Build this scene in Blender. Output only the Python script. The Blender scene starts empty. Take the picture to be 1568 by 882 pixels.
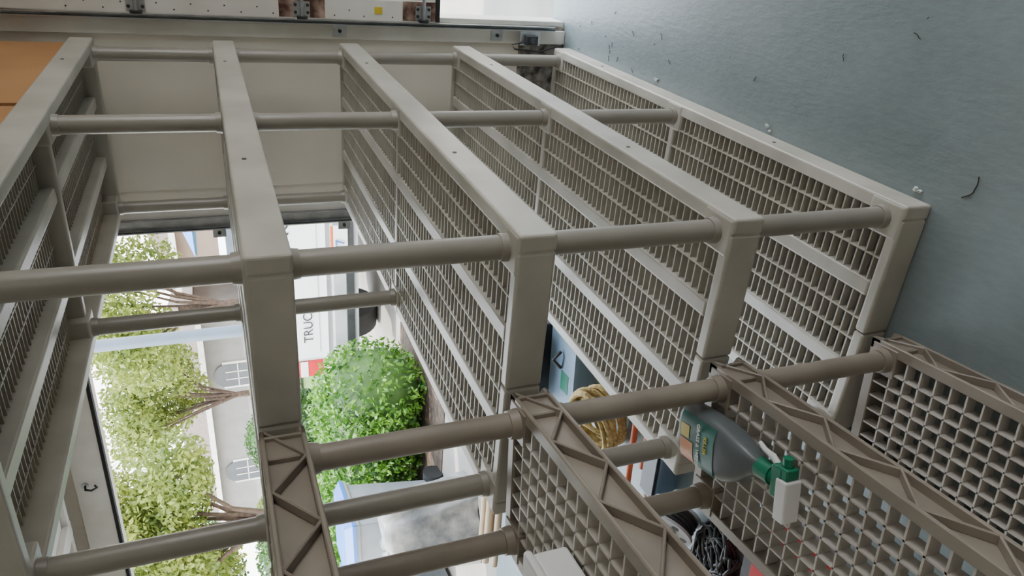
import bpy, math, random
import numpy as np
from mathutils import Vector, Matrix
random.seed(7); rng=np.random.default_rng(7)
S=bpy.context.scene

# ------------------------------------------------------------------ materials
def mat(name,col,rough=.6,col2=None,scale=8.,bump=0.,metal=0.,spec=.5,stretch=None,detail=6.,lo=.35,hi=.65,transl=0.):
    m=bpy.data.materials.new(name);m.use_nodes=True;nt=m.node_tree;N=nt.nodes;L=nt.links
    b=N['Principled BSDF'];b.inputs['Roughness'].default_value=rough;b.inputs['Metallic'].default_value=metal
    b.inputs['Specular IOR Level'].default_value=spec
    b.inputs['Base Color'].default_value=(*col,1)
    if col2 is None: col2=tuple(c*.82 for c in col)
    tc=N.new('ShaderNodeTexCoord');mp=N.new('ShaderNodeMapping');L.new(tc.outputs['Object'],mp.inputs[0])
    if stretch: mp.inputs['Scale'].default_value=stretch
    nz=N.new('ShaderNodeTexNoise');nz.inputs['Scale'].default_value=scale;nz.inputs['Detail'].default_value=detail
    L.new(mp.outputs[0],nz.inputs['Vector'])
    r=N.new('ShaderNodeValToRGB');r.color_ramp.elements[0].position=lo;r.color_ramp.elements[1].position=hi
    r.color_ramp.elements[0].color=(*col2,1);r.color_ramp.elements[1].color=(*col,1)
    L.new(nz.outputs[0],r.inputs[0]);L.new(r.outputs[0],b.inputs['Base Color'])
    if bump:
        bp=N.new('ShaderNodeBump');bp.inputs['Strength'].default_value=bump;bp.inputs['Distance'].default_value=.01
        L.new(nz.outputs[0],bp.inputs['Height']);L.new(bp.outputs[0],b.inputs['Normal'])
    if transl:
        t=N.new('ShaderNodeBsdfTranslucent');L.new(r.outputs[0],t.inputs[0])
        mx=N.new('ShaderNodeMixShader');mx.inputs[0].default_value=transl
        L.new(b.outputs[0],mx.inputs[1]);L.new(t.outputs[0],mx.inputs[2]);L.new(mx.outputs[0],N['Material Output'].inputs[0])
    return m

MA=mat('shelf_grey_plastic',(.52,.49,.43),.38,(.40,.38,.325),6,.08)
MAs=mat('shelf_slat_plastic',(.47,.44,.37),.42,(.40,.37,.31),9)
MP=mat('post_grey_plastic',(.31,.285,.245),.32,(.26,.24,.205),4)
MB_=mat('taupe_plastic',(.30,.255,.205),.40,(.22,.185,.15),6,.1)
MBg=mat('taupe_grid_plastic',(.54,.50,.44),.42,(.46,.42,.37),6)
MWALL=mat('painted_drywall',(.84,.79,.70),.85,(.77,.71,.62),3,.1)
MTRIM=mat('white_trim_paint',(.84,.82,.77),.5,(.68,.65,.58),4)
MDOOR=mat('white_steel_door',(.84,.82,.77),.45,(.68,.64,.58),3)
MRUST=mat('rust_stain',(.50,.36,.28),.8,(.07,.025,.015),14,lo=.45,hi=.68)
MGAL=mat('galvanised_steel',(.48,.50,.52),.35,(.36,.38,.40),30,0,.85)
MBLK=mat('black_plastic',(.02,.021,.023),.45,(.035,.035,.037),10)
MRUB=mat('black_rubber',(.015,.015,.015),.8)
MCARD=mat('cardboard',(.50,.26,.11),.8,(.42,.21,.085),3,.05)
MCONC=mat('stained_concrete',(.36,.33,.29),.9,(.05,.045,.04),30,.5)
MDRIVE=mat('driveway_concrete',(.34,.315,.28),.9,(.26,.24,.21),2,.2)
MWHITE=mat('white_car_paint',(.80,.80,.80),.25,(.76,.76,.76),2)
MGLASS=mat('dark_glass',(.03,.04,.05),.08,(.05,.06,.07),2)
MRED=mat('red_plastic',(.55,.02,.03),.3)
MCHR=mat('chrome',(.6,.6,.6),.15,None,5,0,1)
MSIL=mat('silver_bumper',(.40,.41,.42),.3,(.3,.31,.32),5)
MBLUE=mat('blue_plastic',(.03,.16,.55),.4,(.02,.12,.42),5)
MLBLUE=mat('pale_blue_plastic',(.22,.31,.41),.5,(.17,.25,.34),5)
MGREEN=mat('green_plastic',(.01,.20,.11),.35,(.008,.16,.085),10)
MGREYB=mat('bottle_grey_plastic',(.12,.135,.14),.33,(.095,.105,.11),10)
MBINB=mat('bin_body_grey',(.24,.26,.28),.5,(.18,.20,.22),6)
MWP=mat('white_plastic',(.78,.78,.77),.4,(.72,.72,.71),10)
MREEL=mat('reel_grey_plastic',(.50,.52,.54),.4,(.42,.44,.46),10)
MTEAL=mat('label_teal',(.008,.14,.11),.4,(.012,.07,.04),22)
MORG=mat('label_orange',(.75,.22,.06),.4,(.55,.30,.10),25)
MYEL=mat('label_yellow',(.8,.6,.05),.5)
MROPE=mat('yellow_rope',(.70,.53,.22),.8,(.36,.25,.09),60,.5)
MORANGE=mat('orange_handle',(.65,.12,.03),.5)
MWOOD=mat('wood',(.55,.42,.28),.7,(.42,.30,.18),6,.1,stretch=(1,1,12))
MBARK=mat('bark',(.10,.065,.045),.9,(.05,.032,.022),12,.5)
MLEAF=mat('hedge_leaf',(.15,.34,.025),.5,(.025,.095,.01),11,transl=.2)
MLEAF2=mat('tree_leaf',(.27,.31,.05),.6,(.09,.14,.022),2.5,transl=.25)
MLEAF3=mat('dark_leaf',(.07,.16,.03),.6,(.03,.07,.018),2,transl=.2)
MPINK=mat('blossom_leaf',(.42,.24,.15),.6,(.24,.18,.07),2,transl=.3)
MHW=mat('stucco_grey',(.28,.265,.25),.9,(.24,.23,.215),2)
MHW2=mat('stucco_tan',(.34,.25,.19),.9,(.30,.22,.17),2)
MROOF=mat('brown_roof_shingle',(.15,.11,.09),.9,(.10,.07,.055),8)
MPOLE=mat('pale_blue_pole_paint',(.10,.135,.175),.5,(.085,.115,.15),3)
MLAWN=mat('lawn',(.13,.21,.05),.9,(.07,.13,.03),6,.4)
MMULCH=mat('mulch',(.12,.08,.055),.95,(.05,.035,.025),20,.8)
MTARP=mat('grey_tarp',(.30,.30,.29),.55,(.13,.135,.14),9,.8)
MFUZZ=mat('debris',(.05,.04,.03),.9)
MLINT=mat('lint',(.60,.62,.60),.9)

def floor_mat():
    m=bpy.data.materials.new('blue_painted_concrete');m.use_nodes=True;nt=m.node_tree;N=nt.nodes;L=nt.links
    b=N['Principled BSDF'];tc=N.new('ShaderNodeTexCoord')
    n1=N.new('ShaderNodeTexNoise');n1.inputs['Scale'].default_value=1.7;n1.inputs['Detail'].default_value=8
    n2=N.new('ShaderNodeTexNoise');n2.inputs['Scale'].default_value=70;n2.inputs['Detail'].default_value=6
    mp=N.new('ShaderNodeMapping');mp.inputs['Scale'].default_value=(1,.35,1);mp.inputs['Rotation'].default_value=(0,0,.2)
    L.new(tc.outputs['Object'],n1.inputs[0]);L.new(tc.outputs['Object'],mp.inputs[0]);L.new(mp.outputs[0],n2.inputs[0])
    r=N.new('ShaderNodeValToRGB');r.color_ramp.elements[0].position=.3;r.color_ramp.elements[1].position=.72
    r.color_ramp.elements[0].color=(.185,.228,.235,1);r.color_ramp.elements[1].color=(.265,.312,.318,1)
    L.new(n1.outputs[0],r.inputs[0])
    mx=N.new('ShaderNodeMixRGB');mx.blend_type='MULTIPLY';mx.inputs[0].default_value=.2
    r2=N.new('ShaderNodeValToRGB');r2.color_ramp.elements[0].position=.35;r2.color_ramp.elements[1].position=.6
    r2.color_ramp.elements[0].color=(.65,.65,.65,1);L.new(n2.outputs[0],r2.inputs[0])
    L.new(r.outputs[0],mx.inputs[1]);L.new(r2.outputs[0],mx.inputs[2]);L.new(mx.outputs[0],b.inputs['Base Color'])
    rr=N.new('ShaderNodeMapRange');rr.inputs['To Min'].default_value=.30;rr.inputs['To Max'].default_value=.5
    L.new(n1.outputs[0],rr.inputs[0]);L.new(rr.outputs[0],b.inputs['Roughness'])
    bp=N.new('ShaderNodeBump');bp.inputs['Strength'].default_value=.12;bp.inputs['Distance'].default_value=.01
    L.new(n2.outputs[0],bp.inputs['Height']);L.new(bp.outputs[0],b.inputs['Normal'])
    return m
MFLOOR=floor_mat()

# ------------------------------------------------------------------ builders
class G:
    def __init__(s): s.v=[];s.f=[];s.m=[];s.sm=[];s.mats=[]
    def mi(s,m):
        if m not in s.mats: s.mats.append(m)
        return s.mats.index(m)
    def add(s,vs,fs,m,smooth=False):
        o=len(s.v);s.v+=[tuple(v) for v in vs];k=s.mi(m)
        for f in fs: s.f.append([i+o for i in f]);s.m.append(k);s.sm.append(smooth)
    def bx(s,x0,x1,y0,y1,z0,z1,m):
        vs=[Vector((x,y,z)) for z in(z0,z1) for y in(y0,y1) for x in(x0,x1)]
        s.add(vs,[(0,2,3,1),(4,5,7,6),(0,1,5,4),(2,6,7,3),(0,4,6,2),(1,3,7,5)],m)
    def beam(s,p0,p1,w,h,m,up=(0,0,1)):
        p0=Vector(p0);p1=Vector(p1);d=(p1-p0);l=d.length;d.normalize();up=Vector(up)
        a=d.cross(up)
        if a.length<1e-4:a=d.cross(Vector((1,0,0)))
        a.normalize();b=a.cross(d);vs=[]
        for p in(p0,p1):
            for i,j in((-1,-1),(1,-1),(1,1),(-1,1)): vs.append(p+a*i*w/2+b*j*h/2)
        s.add(vs,[(0,1,2,3),(7,6,5,4),(0,4,5,1),(1,5,6,2),(2,6,7,3),(3,7,4,0)],m)
    def cyl(s,p0,p1,r,m,seg=20,r1=None,cap=True):
        if r1 is None:r1=r
        p0=Vector(p0);p1=Vector(p1);d=(p1-p0).normalized();a=d.orthogonal().normalized();b=d.cross(a);vs=[]
        for p,q in((p0,r),(p1,r1)):
            for i in range(seg):
                t=2*math.pi*i/seg;vs.append(p+a*math.cos(t)*q+b*math.sin(t)*q)
        s.add(vs,[(i,(i+1)%seg,seg+(i+1)%seg,seg+i) for i in range(seg)],m,True)
        if cap:
            s.add(vs[:seg],[tuple(range(seg))[::-1]],m);s.add(vs[seg:],[tuple(range(seg))],m)
    def loft(s,rings,m,smooth=True,closed=True,cap=True):
        n=len(rings[0]);vs=[v for r in rings for v in r];fs=[]
        for k in range(len(rings)-1):
            for i in range(n if closed else n-1):
                j=(i+1)%n;fs.append((k*n+i,k*n+j,(k+1)*n+j,(k+1)*n+i))
        s.add(vs,fs,m,smooth)
        if cap:
            s.add(rings[0],[tuple(range(n))[::-1]],m);s.add(rings[-1],[tuple(range(n))],m)
    def tube(s,pts,r,m,seg=8):
        pts=[Vector(p) for p in pts];rings=[];prev=None
        for i,p in enumerate(pts):
            d=(pts[min(i+1,len(pts)-1)]-pts[max(i-1,0)]).normalized()
            a=d.orthogonal().normalized() if prev is None else (prev-d*prev.dot(d)).normalized()
            prev=a;b=d.cross(a)
            rr=r[i] if isinstance(r,(list,tuple)) else r
            rings.append([p+a*math.cos(2*math.pi*k/seg)*rr+b*math.sin(2*math.pi*k/seg)*rr for k in range(seg)])
        s.loft(rings,m)
    def ell(s,c,r,m,nu=16,nv=10,noise=0):
        rings=[]
        for j in range(1,nv):
            ph=math.pi*j/nv
            rings.append([Vector((c[0]+r[0]*math.sin(ph)*math.cos(2*math.pi*i/nu)*(1+noise*random.uniform(-1,1)),c[1]+r[1]*math.sin(ph)*math.sin(2*math.pi*i/nu)*(1+noise*random.uniform(-1,1)),c[2]-r[2]*math.cos(ph))) for i in range(nu)])
        s.loft(rings,m)
    def build(s,name,parent=None,bevel=0,seg=2):
        me=bpy.data.meshes.new(name);me.from_pydata(s.v,[],s.f)
        for m in s.mats: me.materials.append(m)
        me.polygons.foreach_set('material_index',s.m);me.polygons.foreach_set('use_smooth',s.sm);me.update()
        o=bpy.data.objects.new(name,me);bpy.context.collection.objects.link(o)
        if parent:o.parent=parent
        if bevel:
            b=o.modifiers.new('bevel','BEVEL');b.width=bevel;b.segments=seg;b.limit_method='ANGLE';b.angle_limit=.9
            b.use_clamp_overlap=True
        return o
def empty(name,loc=(0,0,0),rz=0):
    e=bpy.data.objects.new(name,None);e.location=loc;e.rotation_euler=(0,0,rz);bpy.context.collection.objects.link(e);e.empty_display_size=.1;return e

# ------------------------------------------------------------------ camera (phone held sideways: rolled 90 deg)
F=Vector((-.4527,.8181,-.3548));r2=Vector((.8880,.4501,-.0953));d2=Vector((.0817,-.3582,-.9301))
cd=bpy.data.cameras.new('camera');cd.lens=25.85;cd.sensor_width=36;cd.clip_start=.02;cd.clip_end=500
co=bpy.data.objects.new('camera',cd);bpy.context.collection.objects.link(co)
mw=Matrix((d2,r2,-F)).transposed().to_4x4();mw.translation=(.5292,-1.1096,1.4265);co.matrix_world=mw
S.camera=co

# ------------------------------------------------------------------ shelving unit A
SP=.445;T=.073;Z=[.073+i*SP for i in range(5)]
XL,XR,Y0,Y1=-.592,.043,-.055,1.80
PY=[0,.858,1.745];PX=[0,-.549]
A=empty('plastic_shelving_unit')
rim=G();sl=G();po=G();ho=G()
for k,z in enumerate(Z):
    zb=z-T
    w=.034
    rim.bx(XR-w,XR,Y0,Y1,zb,z,MA);rim.bx(XL,XL+w,Y0,Y1,zb,z,MA)
    for a,b in((XL+w,(XL+XR)/2-.0012),((XL+XR)/2+.0012,XR-w)):
        rim.bx(a,b,Y0,Y0+.03,zb,z,MA);rim.bx(a,b,Y1-.03,Y1,zb,z,MA)
    rim.bx(XL+w,XR-w,.845,.872,zb+.012,z-.002,MA)
    W=XR-XL
    for q in(1/3,2/3):
        xc=XL+W*q;rim.bx(xc-.020,xc+.020,Y0+.03,Y1-.03,zb+.02,z-.001,MA)
    for x in PX:
        for y in PY:
            rim.bx(x-.040,x+.040,y-.052 if y==0 else y-.040,y+.040 if y<1.7 else y+.052,zb+.002,z+.0015,MA)
    y=Y0+.045
    while y<Y1-.035:
        if abs(y-.858)>.02: sl.bx(XL+w,XR-w,y-.0019,y+.0019,z-.024,z-.004,MAs)
        y+=.025
    for q in(1/6,1/2,5/6):
        for dx in(-.028,.028):
            xc=XL+W*q+dx;sl.bx(xc-.0018,xc+.0018,Y0+.03,Y1-.03,z-.024,z-.003,MAs)
    for y in(.42,1.42):
        ho.cyl((XR-.002,y,z-.03),(XR+.0012,y,z-.03),.005,MBLK,12)
    if k<4:
        for x in PX:
            for y in PY:
                z1=Z[k+1]-T
                po.cyl((x,y,z-.01),(x,y,z1+.01),.0228,MP,28)
                po.cyl((x,y,z),(x,y,z+.016),.0275,MP,28,.0255);po.cyl((x,y,z1-.014),(x,y,z1+.002),.0245,MP,28,.0265)
for x in PX:
    for y in(0,1.745): po.cyl((x,y,0),(x,y,.02),.03,MA)
rim.build('shelf_frames',A,.006,3);sl.build('shelf_slats',A);po.build('posts',A);ho.build('screw_holes',A)

# ------------------------------------------------------------------ shelving unit B (four tiers, square grid)
B=empty('plastic_shelving_unit.001',(-.262,-.078,0),.12)
bw,bl=.345,.93
rim=G();sl=G();po=G()
for k,z in enumerate(Z[:4]):
    zb=z-T
    def side(ax,c,a,b,out):
        def bb(u0,u1,d0,d1,z0,z1):
            lo,hi=sorted((c-out*d0,c-out*d1))
            if ax==0: rim.bx(lo,hi,u0,u1,z0,z1,MB_)
            else: rim.bx(u0,u1,lo,hi,z0,z1,MB_)
        bb(a,b,0,.026,z-.008,z);bb(a,b,0,.026,zb,zb+.008);bb(a,b,.018,.024,zb+.005,z-.005)
        n=max(2,round((b-a)/.088));st=(b-a)/n
        for i in range(n):
            u0=a+i*st;u1=u0+st
            if i%2: q0,q1=z-.008,zb+.006
            else: q0,q1=zb+.006,z-.008
            cc=c-out*.010
            if ax==0: rim.beam((cc,u0,q0),(cc,u1,q1),.018,.005,MB_,(0,0,1))
            else: rim.beam((u0,cc,q0),(u1,cc,q1),.018,.005,MB_,(0,0,1))
    side(0,0,-bl,0,1);side(0,-bw,-bl,0,-1);side(1,0,-bw,0,1);side(1,-bl,-bw,0,-1)
    for x in(-.042,-bw+.042):
        for y in(-.042,-bl+.042):
            rim.bx(x-.034,x+.034,y-.034,y+.034,zb+.002,z+.002,MB_)
    st=.0365
    n=int((bl-.06)/st)
    for i in range(1,n+1):
        y=-bl+.03+i*(bl-.06)/(n+1);sl.bx(-bw+.026,-.026,y-.0020,y+.0020,z-.030,z-.002,MBg)
    n=int((bw-.06)/st)
    for i in range(1,n+1):
        x=-bw+.03+i*(bw-.06)/(n+1);sl.bx(x-.0020,x+.0020,-bl+.026,-.026,z-.030,z-.002,MBg)
    if k<3:
        for x in(-.042,-bw+.042):
            for y in(-.042,-bl+.042):
                z1=Z[k+1]-T
                po.cyl((x,y,z-.01),(x,y,z1+.01),.0225,MB_,28)
                po.cyl((x,y,z),(x,y,z+.02),.029,MB_,28,.026);po.cyl((x,y,z1-.018),(x,y,z1+.002),.025,MB_,28,.029)
rim.build('shelf_frames_b',B,.002,1);sl.build('shelf_grids',B);po.build('posts_b',B)

# ------------------------------------------------------------------ room shell
YW=1.885
g=G();g.bx(-3.75,3.2,-4.2,YW+.12,-.12,0,MFLOOR);g.build('floor')
g=G();g.bx(-3.9,3.35,-4.3,YW+.12,2.5,2.62,MWALL);g.build('ceiling')
g=G();g.bx(-3.9,-3.75,-4.3,YW+.12,0,2.5,MWALL);g.build('wall_left')
g=G();WA,WB=-.6,1.5  # right wall is left open for the added side window
g.bx(3.2,3.35,-4.3,WA,0,2.5,MWALL);g.bx(3.2,3.35,WB,YW+.12,0,2.5,MWALL);g.bx(3.2,3.35,WA,WB,0,.8,MWALL);g.bx(3.2,3.35,WA,WB,2.15,2.5,MWALL);g.build('wall_right')
g=G()
for a,b,c,d in((WA,WB,.8,.86),(WA,WB,2.09,2.15),(WA,WA+.06,.86,2.09),(WB-.06,WB,.86,2.09),((WA+WB)/2-.03,(WA+WB)/2+.03,.86,2.09)): g.bx(3.22,3.30,a,b,c,d,MTRIM)
g.build('fill_window_1',None,.004)  # unseen side window, added to brighten the shelf rims and pier wall
g=G();g.bx(-3.75,3.2,-4.32,-4.2,0,2.5,MWALL);g.build('wall_back')
g=G()
HX=-.70;HL=-3.4
g.bx(HX,.115,YW,YW+.12,0,2.03,MWALL)
g.bx(-3.75,HL,YW,YW+.12,0,2.03,MWALL)
g.bx(2.75,3.2,YW,YW+.12,0,2.03,MWALL)
g.bx(-3.75,3.2,YW,YW+.12,2.03,2.5,MWALL)
g.bx(-.535,.06,YW-.006,YW,.24,1.98,MWALL)
g.bx(-.30,-.296,YW-.009,YW-.005,.24,1.98,MCONC)
g.bx(HX,.115,YW-.010,YW,0,.20,MCONC)
g.build('wall_front')
g=G();g.bx(HX,HX+.10,YW-.022,YW,0,2.03,MTRIM);g.bx(HX-.02,HX,YW-.0,YW+.12,0,2.03,MTRIM);g.build('trim_1',None,.003)
g=G();g.bx(.045,.100,YW-.022,YW,.0,2.2,MTRIM);g.bx(.115,.135,YW,YW+.13,0,2.03,MTRIM);g.build('trim_2',None,.003)
g=G();g.bx(HL,HX,YW-.02,YW,2.035,2.16,MTRIM);g.bx(HL,HX,YW-.025,YW+.01,2.02,2.035,MRUB);g.build('trim_3',None,.002)
g=G()
for x in(-1.9,-2.6):
    g.tube([(x,YW-.02,2.12),(x,YW-.05,2.115),(x,YW-.06,2.09),(x,YW-.045,2.07),(x,YW-.03,2.08)],.005,MBLK)
    g.cyl((x,YW-.02,2.12),(x,YW-.026,2.12),.016,MGAL)
g.build('wall_hook')

def track(x,name,hw,zs):
    e=empty(name)
    g=G();y=YW-.04
    g.bx(x-hw,x+hw,y+.010,y+.013,.06,2.2,MGAL);g.bx(x-hw,x-hw+.003,y-.012,y+.013,.06,2.2,MGAL);g.bx(x+hw-.003,x+hw,y-.008,y+.013,.06,2.2,MGAL)
    g.bx(x-hw+.003,x-hw+.006,y-.0125,y-.006,.06,2.2,MBLK)
    for z in zs:
        g.bx(x-hw-.045,x-hw+.002,y+.013,y+.017,z-.025,z+.025,MGAL);g.cyl((x-hw-.025,y+.014,z),(x-hw-.025,y+.006,z),.007,MBLK,8)
    g.build(name+'_rail',e)
    return e
track(.110,'garage_door_track',.008,(.31,.95))
track(HX+.03,'garage_door_track.001',.024,(.35,.95,1.45,1.9))
e=empty('door_sensor');g=G()
g.bx(.05,.085,YW-.085,YW-.06,.15,.20,MBLK);g.bx(.045,.10,YW-.06,YW-.056,.13,.22,MGAL);g.tube([(.06,YW-.07,.20),(.05,YW-.07,.26),(.03,YW-.06,.24),(.02,YW-.05,.12),(.05,YW-.05,.02)],.003,MBLK)
g.cyl((.068,YW-.085,.175),(.068,YW-.093,.175),.012,MGLASS,12);g.build('sensor_body',e,.003)

D2=empty('door_1');g=G();y=YW-.040
zs=.58
for i in range(3):
    z0=zs+i*.53;z1=z0+.525
    g.bx(.121,2.74,y+.012,y+.03,z0,z1,MDOOR);g.bx(.121,2.74,y,y+.014,z0,z0+.035,MDOOR);g.bx(.121,2.74,y,y+.014,z1-.035,z1,MDOOR)
    x=.121
    while x<2.74:
        g.bx(x,min(2.74,x+.075),y-.002,y+.014,z0,z1,MDOOR);x+=.507
g.bx(.121,2.74,y,y+.03,zs-.02,zs,MRUB)
g.build('door_sections',D2,.002,1)
g=G()
for z in(.63,1.09,1.64):
    g.bx(.125,.180,y-.007,y-.0036,z-.030,z+.030,MGAL);g.cyl((.124,y-.015,z),(.215,y-.015,z),.007,MGAL,12);g.cyl((.121,y-.018,z),(.131,y-.018,z),.020,MBLK,14)
    for dz in(-.022,.022):
        for dx in(.142,.168): g.cyl((dx,y-.007,z+dz),(dx,y-.011,z+dz),.006,MBLK,8)
    if z<1.5:
        g.bx(.124,.195,y-.0035,y-.002,max(zs,z-.085),z+.08,MRUST)
g.bx(.145,.170,y-.004,y-.002,.79,.82,MYEL)
for k in range(22):
    g.cyl((.135+.02*(k%2),y-.0020,.75+.055*k),(.135+.02*(k%2),y-.003,.75+.055*k),.003,MBLK,6)
g.build('hinges',D2)
D1=empty('door_2');g=G()
for i in range(4):
    y1=YW-.10-i*.54;g.bx(HL+.02,HX-.02,y1-.535,y1,2.215,2.235,MDOOR);g.bx(HL+.02,HX-.02,y1-.035,y1,2.19,2.216,MDOOR);g.bx(HL+.02,HX-.02,y1-.535,y1-.50,2.19,2.216,MDOOR)
    for j in range(5):
        xx=HL+.02+j*(HX-HL-.12)/4;g.bx(xx,xx+.08,y1-.535,y1,2.188,2.216,MDOOR)
g.build('door_panels',D1,.002,1)
g=G()
for x in(HL-.01,HX+.01):
    g.bx(x-.02,x+.02,-.4,YW-.1,2.16,2.165,MGAL);g.bx(x-.02,x-.017,-.4,YW-.1,2.165,2.2,MGAL);g.bx(x+.017,x+.02,-.4,YW-.1,2.165,2.2,MGAL)
    for y in(-.3,.8): g.beam((x,y,2.2),(x,y,2.5),.03,.004,MGAL)
g.build('overhead_rails',D1)
e=empty('added_fill_light')  # unseen ceiling unit behind the camera, added to carry the interior fill
g=G();g.bx(1.1,1.24,-2.6,-1.3,2.44,2.5,MWP);g.cyl((1.14,-2.55,2.425),(1.14,-1.35,2.425),.014,MWP,12);g.cyl((1.2,-2.55,2.425),(1.2,-1.35,2.425),.014,MWP,12);g.build('fill_fixture',e)

# ------------------------------------------------------------------ cardboard box on the top tier
bxo=empty('cardboard_box');g=G();z=Z[4]+.003
g.bx(-.50,.03,.95,1.77,z,z+.36,MCARD);g.bx(-.50,-.24,.95,1.77,z+.361,z+.365,MCARD);g.bx(-.23,.03,.95,1.77,z+.361,z+.365,MCARD);g.bx(-.26,-.21,.94,1.78,z+.366,z+.367,MYEL)
g.bx(-.50,.028,.02,.93,z,z+.30,MCARD)
g.build('carton',bxo,.003)

# ------------------------------------------------------------------ spray bottle lying on B tier 2
bt=empty('spray_bottle',(-.402,-.106,Z[1]+.036),0)
d=Vector((.062,-.27,0)).normalized()
bt.rotation_euler=(0,0,math.atan2(d.y,d.x));bt.scale=(1.06,1.06,1.06)
g=G()
prof=[(0,.045,.026,0),(.006,.055,.031,0),(.05,.058,.033,0),(.10,.057,.033,0),(.135,.052,.032,.001),(.165,.040,.028,.006),(.185,.028,.022,.012),(.20,.018,.018,.016),(.215,.0155,.0155,.017)]
rings=[]
for x,a,b,off in prof:
    ring=[]
    for i in range(40):
        t=2*math.pi*i/40;c=math.cos(t);s=math.sin(t);e_=.62
        ring.append(Vector((x,off+a*math.copysign(abs(c)**e_,c),b*math.copysign(abs(s)**e_,s))))
    rings.append(ring)
g.loft(rings,MGREYB);g.build('bottle_body',bt)
def lab(x0,x1,y0,y1,zz,m,name):
    g=G();n=14
    vs=[];fs=[]
    for i in range(n+1):
        y=y0+(y1-y0)*i/n
        for x in(x0,x1):
            q=min(1,abs(y)/.0575);zc=.033*(1-q**(2/.62))**(.31) if q<1 else 0
            vs.append((x,y,zc+zz))
    for i in range(n): fs.append((2*i,2*i+2,2*i+3,2*i+1))
    g.add([(a,b,c) for a,b,c in vs],[f[::-1] for f in fs],m,True);return g.build(name,bt)
lab(.014,.118,-.048,.048,.0006,MTEAL,'label');lab(.016,.058,-.047,-.004,.0014,MORG,'label_picture');lab(.018,.045,.0,.026,.0014,MYEL,'label_badge')
def text(body,size,loc,rot,m,name,parent=None,ext=.0003):
    c=bpy.data.curves.new(name,'FONT');c.body=body;c.size=size;c.extrude=ext;c.align_x='CENTER';c.align_y='CENTER';c.materials.append(m)
    o=bpy.data.objects.new(name,c);bpy.context.collection.objects.link(o);o.location=loc;o.rotation_euler=rot
    if parent:o.parent=parent
    return o
text('GRASS & WEED',.0125,(.073,0,.0348),(0,0,-math.pi/2),MWP,'label_text',bt,.0006)
text('KILLER',.012,(.094,.008,.0348),(0,0,-math.pi/2),MYEL,'label_text_2',bt,.0006)
g=G()
g.cyl((.207,.017,0),(.240,.017,0),.0185,MGREEN,22);g.cyl((.24,.017,0),(.255,.017,0),.014,MGREEN,18)
g.bx(.247,.272,-.012,.046,-.014,.014,MGREEN)
g.bx(.262,.288,-.048,.028,-.0165,.0165,MWP);g.bx(.256,.284,.028,.048,-.013,.013,MGREEN)
g.cyl((.270,.048,0),(.270,.064,0),.009,MGREEN,14)
g.tube([(.25,.04,0),(.235,.05,0),(.215,.052,0),(.20,.060,0)],[.006,.006,.005,.004],MWP,8)
g.build('trigger_sprayer',bt,.003)

wb=empty('white_storage_box',(-.425,-.47,Z[2]+.003),.12);g=G()
g.bx(-.08,.075,-.14,.10,0,.06,MWP);g.bx(-.085,.08,-.145,.105,.06,.075,MWP);g.build('box_shell',wb,.006)

# ------------------------------------------------------------------ clutter left of the shelves
def tub(g,prof,m):
    g.loft([[Vector((sx*a,sy*b,z)) for sx,sy in((-1,-1),(1,-1),(1,1),(-1,1))] for a,b,z in prof],m,False)
e=empty('black_storage_bin',(-1.30,1.58,0),.1);g=G()
tub(g,((.17,.11,0),(.2,.14,.24),(.215,.155,.24),(.215,.155,.265)),MBLK)
g.bx(-.225,.225,-.165,.165,.265,.285,MBLK);g.bx(-.05,.05,-.175,-.16,.22,.275,MGAL);g.build('bin_shell',e,.006)
e=empty('blue_storage_tote',(-1.20,1.29,0),.1);g=G()
tub(g,((.20,.09,0),(.215,.105,.09),(.225,.115,.09),(.225,.115,.10)),MLBLUE)
g.bx(-.23,.23,-.12,.12,.10,.115,MLBLUE);g.bx(-.12,-.03,-.07,.0,.1152,.117,MGREEN);g.tube([(-.02,.0,.12),(.02,.01,.155),(.06,.0,.125)],.008,MBLK);g.build('tote_shell',e,.005)
e=empty('rope_coil',(-1.24,.95,0.10));e.rotation_euler=(.42,-.25,0);g=G()
for k in range(12):
    pts=[]
    R0=.125+random.uniform(-.035,.02);zz=-.05+k*.011;ox=random.uniform(-.015,.015);oy=random.uniform(-.015,.015)
    for i in range(33):
        t=2*math.pi*i/32;pts.append((ox+R0*1.2*math.cos(t),oy+R0*.85*math.sin(t),zz+.010*math.sin(2*t+k)))
    g.tube(pts,.0095,MROPE,8)
g.tube([(.0,-.12,.06),(.02,-.05,.085),(.03,.03,.085),(.02,.1,.06)],.0095,MROPE)
g.build('rope_loops',e)
e=empty('garden_tool_handles');g=G()
g.cyl((-1.42,.735,.06),(-.92,.755,.075),.012,MORANGE,12);g.cyl((-1.30,.69,.04),(-.90,.71,.04),.014,MORANGE,12);g.cyl((-1.45,.655,.02),(-1.0,.645,.02),.016,MWOOD,12)
g.build('handles',e)
e=empty('grey_tote',(-1.17,.565,0),.05);g=G()
tub(g,((.11,.03,0),(.13,.045,.08),(.14,.05,.08),(.14,.05,.095)),MLBLUE);g.bx(-.12,.12,-.04,.04,.096,.108,MBLK);g.build('tote_body',e,.004)
e=empty('extension_cord_reel',(-1.27,.395,.100),0);e.rotation_euler=(.5,-.55,0);g=G()
g.cyl((0,0,-.04),(0,0,-.03),.09,MREEL,32);g.cyl((0,0,.03),(0,0,.04),.09,MREEL,32);g.cyl((0,0,-.03),(0,0,.03),.05,MGAL,24);g.cyl((0,0,.04),(0,0,.052),.034,MBLK,20)
for a in range(5):
    t=a*2*math.pi/5+.4;g.cyl((.062*math.cos(t),.062*math.sin(t),.040),(.062*math.cos(t),.062*math.sin(t),.0415),.013,MBLK,16)
for k in range(4): g.tube([(.075*math.cos(i*.3927),.075*math.sin(i*.3927),-.022+k*.014) for i in range(17)],.008,MBLK)
g.build('reel',e)
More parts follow.
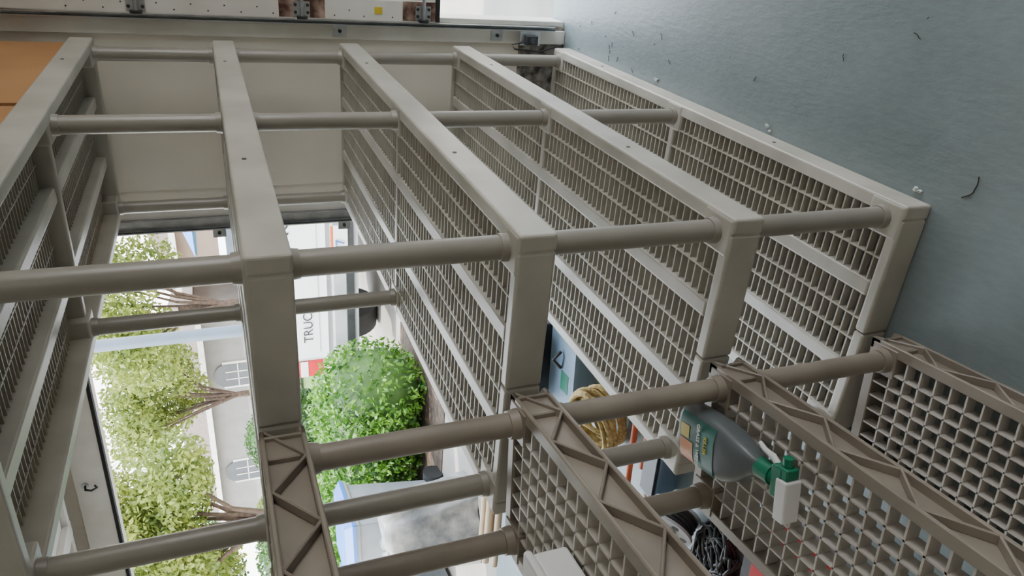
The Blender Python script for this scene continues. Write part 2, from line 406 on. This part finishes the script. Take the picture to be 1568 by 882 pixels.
e=empty('cable_tangle');g=G()
for k in range(22):
    cx=random.uniform(-1.48,-1.18);cy=random.uniform(.17,.27);ra=random.uniform(.04,.10)
    pts=[(cx+ra*1.3*math.sin(i*.5+k)+random.uniform(-.006,.006),cy+ra*.8*math.cos(i*.5+k*1.3),.012+.022*(1+math.sin(i*.9+k))) for i in range(26)]
    g.tube(pts,.006,MBLK,6)
g.build('cables',e)
e=empty('red_tool_case',(-1.10,-.10,0),.1);g=G();g.bx(-.17,.17,-.11,.09,0,.11,MRED);g.bx(-.18,.18,-.12,.10,.11,.16,MBLK);g.bx(-.06,.06,-.135,-.12,.07,.12,MBLK);g.bx(-.10,.10,-.08,.06,.16,.168,MRED);g.tube([(-.06,0,.165),(-.05,0,.19),(.05,0,.19),(.06,0,.165)],.008,MBLK);g.build('case_body',e,.008)

# ------------------------------------------------------------------ floor debris
g=G()
def squig(x,y,l,n=6,r=.0010):
    a=random.uniform(0,6.28);pts=[]
    for i in range(n):
        pts.append((x,y,.002));a+=random.uniform(-.6,.6);x+=l/n*math.cos(a);y+=l/n*math.sin(a)
    g.tube(pts,r,MFUZZ,5)
squig(.134,-.132,.07,8,.0013);squig(.371,.128,.03)
for _ in range(18): squig(random.uniform(.08,1.1),random.uniform(-.5,1.7),random.uniform(.006,.025))
for _ in range(14): squig(random.uniform(.05,.2),random.uniform(1.0,1.8),random.uniform(.01,.03))
g.build('twig_debris')
g=G()
for x,y in[(.058,1.1),(.06,.5),(.066,-.01)]:
    for _ in range(4): g.ell((x+random.uniform(-.008,.008),y+random.uniform(-.012,.012),.004),(.004,.006,.004),MLINT,8,6,.2)
g.build('lint_clumps')

# ------------------------------------------------------------------ outdoors
g=G();g.bx(-80,60,YW+.12,80,-.2,-.02,MDRIVE);g.bx(3.35,60,-20,YW+.12,-.2,-.02,MDRIVE)
g.bx(-30,-3.9,8.8,16.5,-.0199,-.015,MLAWN);g.bx(-7,-2.95,3.30,4.75,-.0199,-.012,MMULCH);g.build('ground')

def leaves(name,samples,size,m,parent=None):
    n=len(samples);P=np.array(samples);a=rng.normal(size=(n,3));a/=np.linalg.norm(a,axis=1)[:,None]
    b=rng.normal(size=(n,3));b-=a*(a*b).sum(1)[:,None];b/=np.linalg.norm(b,axis=1)[:,None]
    s=size*rng.uniform(.6,1.3,n)[:,None]
    v=np.empty((n,4,3));v[:,0]=P-a*s;v[:,1]=P+b*s*.5;v[:,2]=P+a*s;v[:,3]=P-b*s*.5
    me=bpy.data.meshes.new(name);me.from_pydata(v.reshape(-1,3).tolist(),[],np.arange(4*n).reshape(-1,4).tolist());me.materials.append(m);me.update()
    o=bpy.data.objects.new(name,me);bpy.context.collection.objects.link(o)
    if parent:o.parent=parent
    return o
def blob(c,r,n,shell=.55):
    d=rng.normal(size=(n,3));d/=np.linalg.norm(d,axis=1)[:,None];q=rng.uniform(shell,1,n)[:,None]**.6
    return (np.array(c)+d*q*np.array(r)).tolist()
H=empty('hedge');pts=[]
def hp(i):
    t=i/14;return -3.12-3.1*t,4.0-.10*t+.08*math.sin(5*t)
for i in range(15):
    x,y=hp(i)
    pts+=blob((x,y,.42+.06*math.sin(i*2.1)),(.42,.50,.48),2800,.6)
leaves('hedge_leaves',pts,.026,MLEAF,H)
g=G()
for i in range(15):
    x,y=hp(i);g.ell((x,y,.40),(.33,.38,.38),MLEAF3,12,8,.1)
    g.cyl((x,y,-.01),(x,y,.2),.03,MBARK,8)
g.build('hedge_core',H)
def tree(name,base,h,r,lm,n=5000,ls=.10,lean=0):
    e=empty(name,base);g=G();tops=[]
    g.tube([(0,0,0),(.05,0,h*.25),(lean*.4,.05,h*.5)],[.16,.12,.09],MBARK,10)
    for k in range(10):
        a=k*2.4;rr=r*random.uniform(.25,.85);tz=h*random.uniform(.58,1.0);tp=(lean*.4+rr*math.cos(a),rr*math.sin(a),tz)
        g.tube([(.05,0,h*.28),(lean*.2+rr*.3*math.cos(a),rr*.3*math.sin(a),h*.5),tp],[.06,.04,.012],MBARK,8);tops.append(tp)
    tops.append((lean*.4,0,h));g.build('trunk',e);pts=[]
    for t in tops: pts+=blob(t,(r*.48,r*.48,h*.17),n//len(tops),.2)
    leaves('canopy',pts,ls,lm,e)
    return e
tree('olive_tree',(-9.3,9.2,-.02),3.6,1.6,MLEAF2,24000,.055)
tree('street_tree',(-10.2,19,-.02),5.8,2.0,MLEAF2,13000,.085)
tree('blossom_tree',(-5.9,21.5,-.02),6.0,2.0,MPINK,9000,.08)
tree('backyard_tree',(-20,17,-.02),4.0,2.4,MLEAF3,9000,.10)
tree('street_tree.001',(-16.5,23.5,-.02),5.5,2.3,MLEAF2,10000,.10)
for i,(x,y,r) in enumerate([(-10.6,15,.75),(-12.5,15.5,.9),(-9.0,14.6,.6),(-7.2,15.2,.7),(-14.5,14.5,.9),(-12,10.9,.9),(-10.6,9.0,.7),(-7.6,9.6,.55)]):
    e=empty('round_shrub' if i==0 else 'round_shrub.%03d'%i,(x,y,0));leaves('foliage',blob((0,0,r*.85),(r,r,r*.82),2600,.7),.05,MLEAF3 if i%2 else MLEAF2,e)
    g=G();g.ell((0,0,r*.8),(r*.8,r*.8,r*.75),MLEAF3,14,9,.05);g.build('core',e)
def house(name,x0,x1,y,h,mw_,rh,arch):
    e=empty(name);g=G();g.bx(x0,x1,y,y+7,-.02,h,mw_)
    g.add([(x0-.5,y-.5,h),(x1+.5,y-.5,h),(x1+.5,y+7.5,h),(x0-.5,y+7.5,h),(x0+2,y+3.5,h+rh),(x1-2,y+3.5,h+rh)],[(0,1,5,4),(1,2,5),(2,3,4,5),(3,0,4),(0,3,2,1)],MROOF)
    g.bx(x0-.5,x1+.5,y-.55,y-.45,h-.2,h+.02,MTRIM)
    n=int((x1-x0)//2.6)
    for i in range(n):
        xc=x0+1.4+i*2.6
        if i%2==0: continue
        g.bx(xc-.65,xc+.65,y-.06,y,.9,2.1,MTRIM);g.bx(xc-.55,xc+.55,y-.08,y-.05,1.0,2.0,MGLASS)
        if arch:
            g.add([Vector((xc+.55*math.cos(t),y-.08,2.0+.45*math.sin(t))) for t in[math.pi*k/12 for k in range(13)]],[tuple(range(13))],MGLASS)
        for q in(-.18,.18): g.bx(xc+q-.02,xc+q+.02,y-.1,y-.08,1.0,2.0,MTRIM)
        g.bx(xc-.55,xc+.55,y-.1,y-.08,1.48,1.52,MTRIM)
    g.build('house_body',e)
house('stucco_house',-27,-14.5,27,2.9,MHW,1.4,True)
house('stucco_house.001',-13,-4,27,3.4,MHW2,1.6,False)
e=empty('lamp_pole',(-4.65,7.85,-.02));g=G();g.cyl((0,0,0),(0,0,6),.085,MPOLE,20,.07);g.cyl((0,0,0),(0,0,.25),.15,MPOLE,20);g.tube([(0,0,5.9),(.3,0,6.2),(1.0,0,6.3)],.04,MPOLE);g.ell((1.2,0,6.28),(.3,.12,.08),MGAL);g.build('pole',e)
e=empty('blue_patio_umbrella',(-4.4,12.2,0));g=G();g.cyl((0,0,-.015),(0,0,2.3),.03,MGAL,10)
ring=[Vector((1.1*math.cos(k*math.pi/4),1.1*math.sin(k*math.pi/4),1.95)) for k in range(8)]
g.add(ring+[Vector((0,0,2.35))],[(k,(k+1)%8,8) for k in range(8)],MBLUE);g.build('canopy_b',e)

TX,TY=-2.58,4.95
tr=empty('pickup_truck',(TX,TY,0));g=G()
g.bx(-.96,-.86,0,2.0,.55,1.16,MWHITE);g.bx(.86,.96,0,2.0,.55,1.16,MWHITE);g.bx(-.80,.80,.0,.07,.62,1.16,MWHITE);g.bx(-.86,.86,0.05,2.0,.55,.62,MWHITE)
g.bx(-.72,.72,-.006,.0,.70,1.08,MWHITE);g.bx(-.15,.15,-.02,0,1.0,1.05,MBLK)
g.bx(-.97,-.80,-.015,.12,.68,1.06,MRED);g.bx(.80,.97,-.015,.12,.68,1.06,MRED);g.bx(-.97,-.80,-.018,.0,.82,.89,MWP);g.bx(.80,.97,-.018,.0,.82,.89,MWP)
g.bx(-.96,.96,-.14,.0,.36,.58,MSIL);g.bx(-.80,.80,-.15,-.12,.40,.47,MBLK)
g.bx(.20,.62,-.156,-.14,.45,.60,MWP);g.bx(.20,.62,-.158,-.15,.575,.60,MORANGE)
cab=[[Vector((x,y,z)) for x,y in((-a,y0),(a,y0),(a,y1),(-a,y1))] for z,a,y0,y1 in((.55,.96,2.0,4.0),(1.10,.96,2.0,4.0),(1.18,.93,2.03,3.9),(1.46,.78,2.2,3.4),(1.52,.70,2.35,3.25))]
g.loft(cab,MWHITE,False)
g.add([(-.74,2.03,1.19),(.74,2.03,1.19),(.66,2.17,1.44),(-.66,2.17,1.44)],[(0,1,2,3)],MGLASS)
g.bx(-.95,.95,4.0,5.2,.5,1.08,MWHITE)
g.build('truck_body',tr,.03,2)
g=G()
for x in(-.85,.85):
    for y in(.95,4.3):
        s=1 if x>0 else -1
        g.cyl((x-s*.12,y,.36),(x+s*.12,y,.36),.38,MRUB,32);g.cyl((x+s*.10,y,.36),(x+s*.125,y,.36),.22,MCHR,24)
g.cyl((-.75,.95,.37),(.75,.95,.37),.06,MBLK,12);g.bx(-.5,.5,.1,5,.40,.5,MBLK)
g.build('wheels',tr)
text('NCI',.17,(.55,-.012,.98),(math.pi/2,0,0),MBLK,'tailgate_lettering',tr)
text('TRUCK',.12,(-.40,-.012,.80),(math.pi/2,0,0),MBLK,'tailgate_badge',tr)
text('777',.11,(.41,-.162,.515),(math.pi/2,0,0),MBLUE,'plate_text',tr,.003)

def wbin(name,loc,rz,body,lid):
    e=empty(name,loc,rz);e.scale=(1,1,.82);g=G()
    tub(g,((.20,.22,.04),(.26,.29,.92),(.28,.31,.92),(.28,.31,.96)),body)
    tub(g,((.29,.32,.96),(.29,.32,.99),(.24,.26,1.05)),lid)
    g.cyl((-.26,.24,.08),(.26,.24,.08),.10,MRUB,20);g.cyl((-.2,.37,.93),(.2,.37,.93),.018,body,10);g.beam((-.18,.27,.93),(-.18,.38,.93),.03,.03,body);g.beam((.18,.27,.93),(.18,.38,.93),.03,.03,body)
    g.build('bin_shell',e,.012)
wbin('wheelie_bin',(-3.76,3.05,-.02),.2,MBINB,MBLUE);wbin('wheelie_bin.001',(-4.5,2.95,-.02),.2,MBINB,MBLUE)
e=empty('tarp_covered_equipment',(-3.34,2.58,-.02),.5);g=G()
rings=[]
for a,b,z in((.30,.22,0),(.29,.21,.15),(.27,.20,.30),(.26,.19,.45),(.23,.17,.60),(.15,.12,.64)):
    rings.append([Vector((a*math.copysign(abs(math.cos(t))**.5,math.cos(t))*(1+.05*math.sin(9*t+z*9)),b*math.copysign(abs(math.sin(t))**.5,math.sin(t))*(1+.06*math.cos(11*t+z*7)),z+.012*math.sin(7*t))) for t in[2*math.pi*k/64 for k in range(64)]])
g.loft(rings,MTARP);g.build('tarp',e)
e=empty('lumber_pile',(-2.85,2.14,-.02),.0);g=G()
for k in range(5): g.cyl((-.4,.045*k-.10,.026+.045*(k%2)),(.4,.045*k-.09,.026+.045*(k%2)),.024,MWOOD,10)
g.build('sticks',e)

# ------------------------------------------------------------------ light
w=bpy.data.worlds.new('world');S.world=w;w.use_nodes=True;N=w.node_tree.nodes;L=w.node_tree.links
bg=N['Background'];tc=N.new('ShaderNodeTexCoord');sx=N.new('ShaderNodeSeparateXYZ');r=N.new('ShaderNodeValToRGB')
L.new(tc.outputs['Generated'],sx.inputs[0]);L.new(sx.outputs['Z'],r.inputs[0]);L.new(r.outputs[0],bg.inputs[0])
r.color_ramp.elements[0].color=(1,.98,.95,1);r.color_ramp.elements[1].color=(.72,.84,1,1);r.color_ramp.elements[1].position=.7
bg.inputs[1].default_value=10.0
sd=bpy.data.lights.new('sun','SUN');sd.energy=13;sd.angle=.009;sd.color=(1,.93,.80);so=bpy.data.objects.new('sun',sd);bpy.context.collection.objects.link(so)
so.rotation_euler=Vector((.62,.35,-.95)).to_track_quat('-Z','Y').to_euler()
ld=bpy.data.lights.new('fill_lamp','AREA');ld.shape='RECTANGLE';ld.size=.1;ld.size_y=1.2;ld.energy=8;ld.color=(1,.93,.84);lo=bpy.data.objects.new('fill_lamp',ld);bpy.context.collection.objects.link(lo);lo.location=(1.17,-1.95,2.40);lo.parent=bpy.data.objects['added_fill_light']  # added fill to lift the interior, out of view behind the camera
